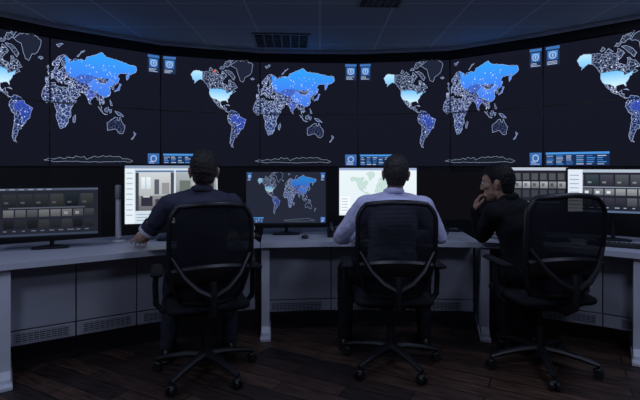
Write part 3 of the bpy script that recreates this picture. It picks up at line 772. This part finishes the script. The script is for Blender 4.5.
def person(J, yaw, hyaw, hpitch, hroll, hs, skin, shirt_m, trous_m, hair_m, label, sleeve, hands, collar=True, hairlow=0.0, trim=None, shirtname='shirt'):
    V = Vector; R = Rz(yaw); rt = R @ V((1, 0, 0)); fw = R @ V((0, 1, 0))
    hip, neck, head = V(J['hip']), V(J['neck']), V(J['head'])
    shL, shR, elL, elR, wrL, wrR = [V(J[k]) for k in ('shL', 'shR', 'elL', 'elR', 'wrL', 'wrR')]
    knL, knR, anL, anR = [V(J[k]) for k in ('knL', 'knR', 'anL', 'anR')]
    ax = (neck-hip)
    lean = Matrix.Rotation(-math.atan2(ax.dot(fw), ax.z), 3, 'X'); RT = R @ lean
    tor = lambda o: [ell(hip, (.165+o, .115+o, .095+o), R), ell(hip+ax*.30, (.142+o, .105+o, .08), RT), ell(hip+ax*.60-fw*.01, (.158+o, .118+o, .10), RT), ell(hip+ax*.84-fw*.012, (.160+o, .098+o, .065+o), RT)]
    def arms(mb, o, full=True, upto=None):
        for s_, e_, w_ in ((shL, elL, wrL), (shR, elR, wrR)):
            mb.hull(ell(neck-V((0, 0, .015)), .052+o*.6), ell(s_+(neck-s_)*.12, .050+o))
            mb.hull(ell(hip+ax*.80, (.10, .08, .06), RT), ell(s_, .054+o))
            if upto is not None:
                mb.hull(ell(s_, .060+o), ell(s_+(e_-s_)*upto, .050+o*1.2))
            else:
                mb.hull(ell(s_, .060+o), ell(s_+(e_-s_)*.5, .052+o)); mb.hull(ell(s_+(e_-s_)*.5, .052+o), ell(e_, .043+o))
                if full:
                    mb.hull(ell(e_, .043+o), ell(e_+(w_-e_)*.3, .044+o)); mb.hull(ell(e_+(w_-e_)*.3, .044+o), ell(w_, (.027+o)))
    def legs(mb, o):
        for sg, k_, a_ in ((-1, knL, anL), (1, knR, anR)):
            hj = hip+rt*sg*.085+V((0, 0, -.01))
            mb.hull(ell(hj, (.092+o)), ell(hj.lerp(k_, .5), .080+o)); mb.hull(ell(hj.lerp(k_, .5), .080+o), ell(k_, .060+o))
            mb.hull(ell(k_, .058+o), ell(k_.lerp(a_, .3), .055+o)); mb.hull(ell(k_.lerp(a_, .3), .055+o), ell(a_+V((0, 0, .01)), .040+o))
    HR = Rz(hyaw) @ Matrix.Rotation(hpitch, 3, 'X') @ Matrix.Rotation(hroll, 3, 'Y')
    H = lambda x, y, z: head+HR @ V((x*hs, y*hs, z*hs))
    E = lambda x, y, z, a, b_, c: ell(H(x, y, z), (a*hs, b_*hs, c*hs), HR)
    mb = MB(); mb.chain(tor(0)); arms(mb, 0); legs(mb, 0)
    for a_, k_ in ((anL, knL), (anR, knR)):
        f_ = V((k_.x-a_.x, k_.y-a_.y, 0)); f_ = f_.normalized() if f_.length > .03 else fw
        mb.hull(ell(a_+V((0, 0, -.03)), .034), ell((a_.x+f_.x*.12, a_.y+f_.y*.12, .035), .026))
    mb.hull(ell(neck-V((0, 0, .03)), .060), ell(H(0, -.02, -.07), .054))
    mb.hull(E(0, -.018, .032, .076, .098, .090), E(0, -.03, .0, .070, .080, .075))
    mb.hull(E(0, -.045, -.045, .056, .05, .045), E(0, -.03, .02, .072, .085, .07))
    mb.hull(E(0, .03, .03, .064, .062, .06), E(0, .028, -.055, .052, .058, .035))
    mb.hull(E(0, .028, -.055, .054, .056, .03), E(0, .066, -.098, .024, .020, .016), E(0, .0, -.075, .048, .05, .02))
    mb.hull(E(-.03, .080, .034, .018, .010, .008), E(.03, .080, .034, .018, .010, .008))
    mb.hull(E(0, .090, .020, .007, .008, .008), E(0, .104, -.022, .012, .012, .010))
    mb.hull(E(-.014, .096, -.028, .007, .008, .006), E(.014, .096, -.028, .007, .008, .006))
    mb.hull(E(-.018, .082, -.056, .007, .008, .005), E(.018, .082, -.056, .007, .008, .005), E(0, .088, -.053, .010, .007, .005))
    mb.hull(E(-.014, .082, -.067, .007, .008, .005), E(.014, .082, -.067, .007, .008, .005), E(0, .087, -.067, .010, .007, .006))
    for sg in (-1, 1):
        mb.hull(E(sg*.038, .070, -.012, .022, .016, .018), E(sg*.05, .05, -.01, .014, .016, .02))
        mb.hull(E(sg*.075, -.002, -.012, .010, .012, .024), E(sg*.086, -.016, .004, .007, .016, .022))
        mb.hull(E(sg*.086, -.016, .010, .007, .014, .016), E(sg*.078, -.004, -.034, .007, .008, .010))
    for (W, dd, nn_, rgt, cu) in hands: hand(mb, W, dd, nn_, rgt, cu)
    body = solidify_union('person', mb, .0046, 3, skin)
    kids = []
    for sg in (-1, 1):
        m_ = MB(); m_.hull(E(sg*.030, .081, .012, .013, .011, .0085)); kids.append(m_.obj('eye', eye_w, smooth=True))
        m_ = MB(); m_.hull(E(sg*.030, .0905, .012, .0055, .0028, .0055)); kids.append(m_.obj('iris', hair_black, smooth=True))
        m_ = MB(); m_.hull(E(sg*.018, .091, .034, .006, .005, .004), E(sg*.042, .084, .036, .006, .005, .003)); kids.append(m_.obj('eyebrow', hair_m, smooth=True))
    m_ = MB()
    m_.hull(E(0, -.018, .036, .084, .107, .098), E(0, -.03, .0, .079, .090, .08))
    m_.hull(E(0, -.046, -.050, .062, .056, .045), E(0, -.03, .02, .080, .093, .07))
    m_.hull(E(0, .035, .062, .060, .058, .055))
    hair = solidify_union('hair', m_, .0055, 4, hair_m, disp=.010*hs, dscale=.02)
    bm = bmesh.new(); bm.from_mesh(hair.data); inv = HR.transposed(); dead = []
    for v in bm.verts:
        p = (inv @ (v.co-head))/hs
        lim = -.078-hairlow if p.y < -.035 else (-.005 if p.y < .022 else None)
        if -.035 <= p.y < -.012: lim = .018 if abs(p.x) > .05 else -.05
        if lim is None: lim = .070 if p.y > .045 else .02+(p.y-.022)*2.0
        if p.z < lim: dead.append(v)
    bmesh.ops.delete(bm, geom=dead, context='VERTS'); bm.to_mesh(hair.data); bm.free()
    kids.append(hair)
    o = .014; m_ = MB(); m_.chain(tor(o)); m_.hull(ell(hip+V((0, 0, .0)), (.168+o, .118+o, .06), R), ell(hip+ax*.3, (.15+o, .11+o, .08), RT))
    if sleeve == 'short': arms(m_, o, upto=.50)
    else: arms(m_, o-.002)
    m_.hull(ell(neck-V((0, 0, .045)), .075), ell(neck-V((0, 0, -.005)), .060))
    kids.append(solidify_union(shirtname, m_, .0085, 5, shirt_m, disp=.022, dscale=.09))
    if trim:
        for s_, e_ in ((shL, elL), (shR, elR)):
            m_ = MB()
            p = s_+(e_-s_)*.74; d_ = (e_-s_).normalized(); m_.cyl(p-d_*.030, p+d_*.016, .064, .062, n=28)
            kids.append(m_.obj('sleeve', shirt_m, smooth=True))
            m_ = MB(); m_.cyl(p+d_*.016, p+d_*.040, .064, .063, n=28)
            kids.append(m_.obj('sleeve_cuff', trim, smooth=True))
    if collar:
        m_ = MB(); c = neck.lerp(H(0, -.02, -.07), .30)
        pts = [c+rt*math.cos(a)*.066+fw*math.sin(a)*.064+V((0, 0, -.018*math.sin(a))) for a in [2*math.pi*i/24 for i in range(24)]]
        m_.sweep(pts, .020, n=8, closed=True, rb=.007); kids.append(m_.obj('collar', shirt_m, smooth=True))
    m_ = MB(); m_.hull(ell(hip, (.172, .122, .095), R), ell(hip+V((0, 0, .06)), (.155, .115, .05), R)); legs(m_, .012)
    kids.append(solidify_union('trousers', m_, .009, 5, trous_m, disp=.018, dscale=.08))
    for a_, k_ in ((anL, knL), (anR, knR)):
        f_ = V((k_.x-a_.x, k_.y-a_.y, 0)); f_ = f_.normalized() if f_.length > .03 else fw
        Rf = Rz(math.atan2(-f_.x, f_.y)); g = V((a_.x, a_.y, 0))
        m_ = MB(); m_.hull(ell(g-f_*.03+V((0, 0, .045)), (.036, .036, .04), Rf), ell(g+f_*.10+V((0, 0, .04)), (.045, .05, .035), Rf), ell(g+V((0, 0, .08)), (.045, .05, .03), Rf))
        m_.hull(ell(g+f_*.10+V((0, 0, .035)), (.045, .05, .03), Rf), ell(g+f_*.18+V((0, 0, .03)), (.034, .03, .022), Rf))
        m_.hull(ell(g-f_*.03+V((0, 0, .013)), (.042, .042, .012), Rf), ell(g+f_*.10+V((0, 0, .013)), (.05, .05, .012), Rf), ell(g+f_*.185+V((0, 0, .013)), (.036, .032, .012), Rf))
        kids.append(m_.obj('shoe', shoe_m, smooth=True))
    rebase(body, kids, (hip.x, hip.y, 0))
    tag(body, label, 'person')
    return body

person(dict(hip=(-.76, 2.92, .595), neck=(-.785, 2.97, 1.15), head=(-.775, 3.0, 1.290), shL=(-.975, 2.915, 1.075), shR=(-.60, 3.02, 1.075),
            elL=(-1.155, 2.96, .865), elR=(-.50, 3.16, .845), wrL=(-1.28, 3.15, .81), wrR=(-.64, 3.38, .80),
            knL=(-1.04, 3.20, .555), knR=(-.68, 3.33, .555), anL=(-1.04, 3.07, .09), anR=(-.64, 3.20, .09)),
       .27, math.radians(16), -.08, 0, 1.10, skin1, shirt_navy, jeans, hair_dark,
       'seated man in navy short-sleeved shirt reaching to the desk', 'short',
       [((-1.28, 3.15, .81), (-.35, .9, -.16), (0, 0, -1), False, .8), ((-.64, 3.38, .80), (-.3, .9, -.12), (0, 0, -1), True, .9)], trim=trim_light)
person(dict(hip=(.48, 3.03, .595), neck=(.50, 3.09, 1.125), head=(.525, 3.12, 1.268), shL=(.30, 3.08, 1.055), shR=(.70, 3.08, 1.055),
            elL=(.145, 3.14, .83), elR=(.835, 3.13, .835), wrL=(.25, 3.37, .81), wrR=(.72, 3.36, .805),
            knL=(.20, 3.37, .555), knR=(.76, 3.37, .555), anL=(.18, 3.28, .09), anR=(.76, 3.28, .09)),
       0.0, math.radians(-6), -.08, .03, 1.06, skin2, shirt_lav, trous, hair_grey,
       'seated man in lavender long-sleeved shirt with hands on the desk', 'long',
       [((.25, 3.37, .81), (.3, .9, -.12), (0, 0, -1), False, .9), ((.72, 3.36, .805), (-.25, .9, -.12), (0, 0, -1), True, .9)])
person(dict(hip=(1.42, 3.07, .605), neck=(1.345, 3.17, 1.085), head=(1.262, 3.21, 1.205), shL=(1.19, 3.10, 1.00), shR=(1.505, 3.245, 1.00),
            elL=(1.20, 3.32, .81), elR=(1.55, 3.38, .835), wrL=(1.12, 3.27, 1.0), wrR=(1.43, 3.58, .80),
            knL=(1.36, 3.43, .555), knR=(1.53, 3.40, .555), anL=(1.37, 3.31, .09), anR=(1.56, 3.28, .09)),
       math.radians(24), math.radians(58), -.16, 0.0, 1.06, skin3, jacket_black, trous, hair_black,
       'seated man in dark jacket resting his chin on one hand', 'long',
       [((1.12, 3.27, 1.0), (.25, .0, .9), (.8, -.2, -.3), False, 1.7), ((1.43, 3.58, .80), (-.5, .8, -.12), (0, 0, -1), True, .9)], shirtname='jacket')

# ------------------------------------------------------------------ lights (dimmed ceiling lamps, one added fill near the right crown trim)
def lamp(x, y, e, size, col=(.64, .72, 1.0), z=CEIL-.02):
    L = bpy.data.lights.new('ceiling_or_fill_lamp', 'AREA'); L.energy = e; L.shape = 'SQUARE'; L.size = size; L.color = col
    o = bpy.data.objects.new('ceiling_or_fill_lamp', L); COL.objects.link(o); o.location = (x, y, z); return o
lamp(-1.6, .6, 19, .6); lamp(1.4, .6, 19, .6); lamp(-1.9, 2.5, 6, .5); lamp(0, 2.5, 7.0, .5); lamp(1.9, 2.4, 6, .5); lamp(2.3, 3.1, 5, .3)  # last, small lamp is an added fill to brighten the right crown trim
w = bpy.data.worlds.new('world'); S.world = w; w.use_nodes = True
w.node_tree.nodes['Background'].inputs[0].default_value = (.25, .3, .45, 1); w.node_tree.nodes['Background'].inputs[1].default_value = .02
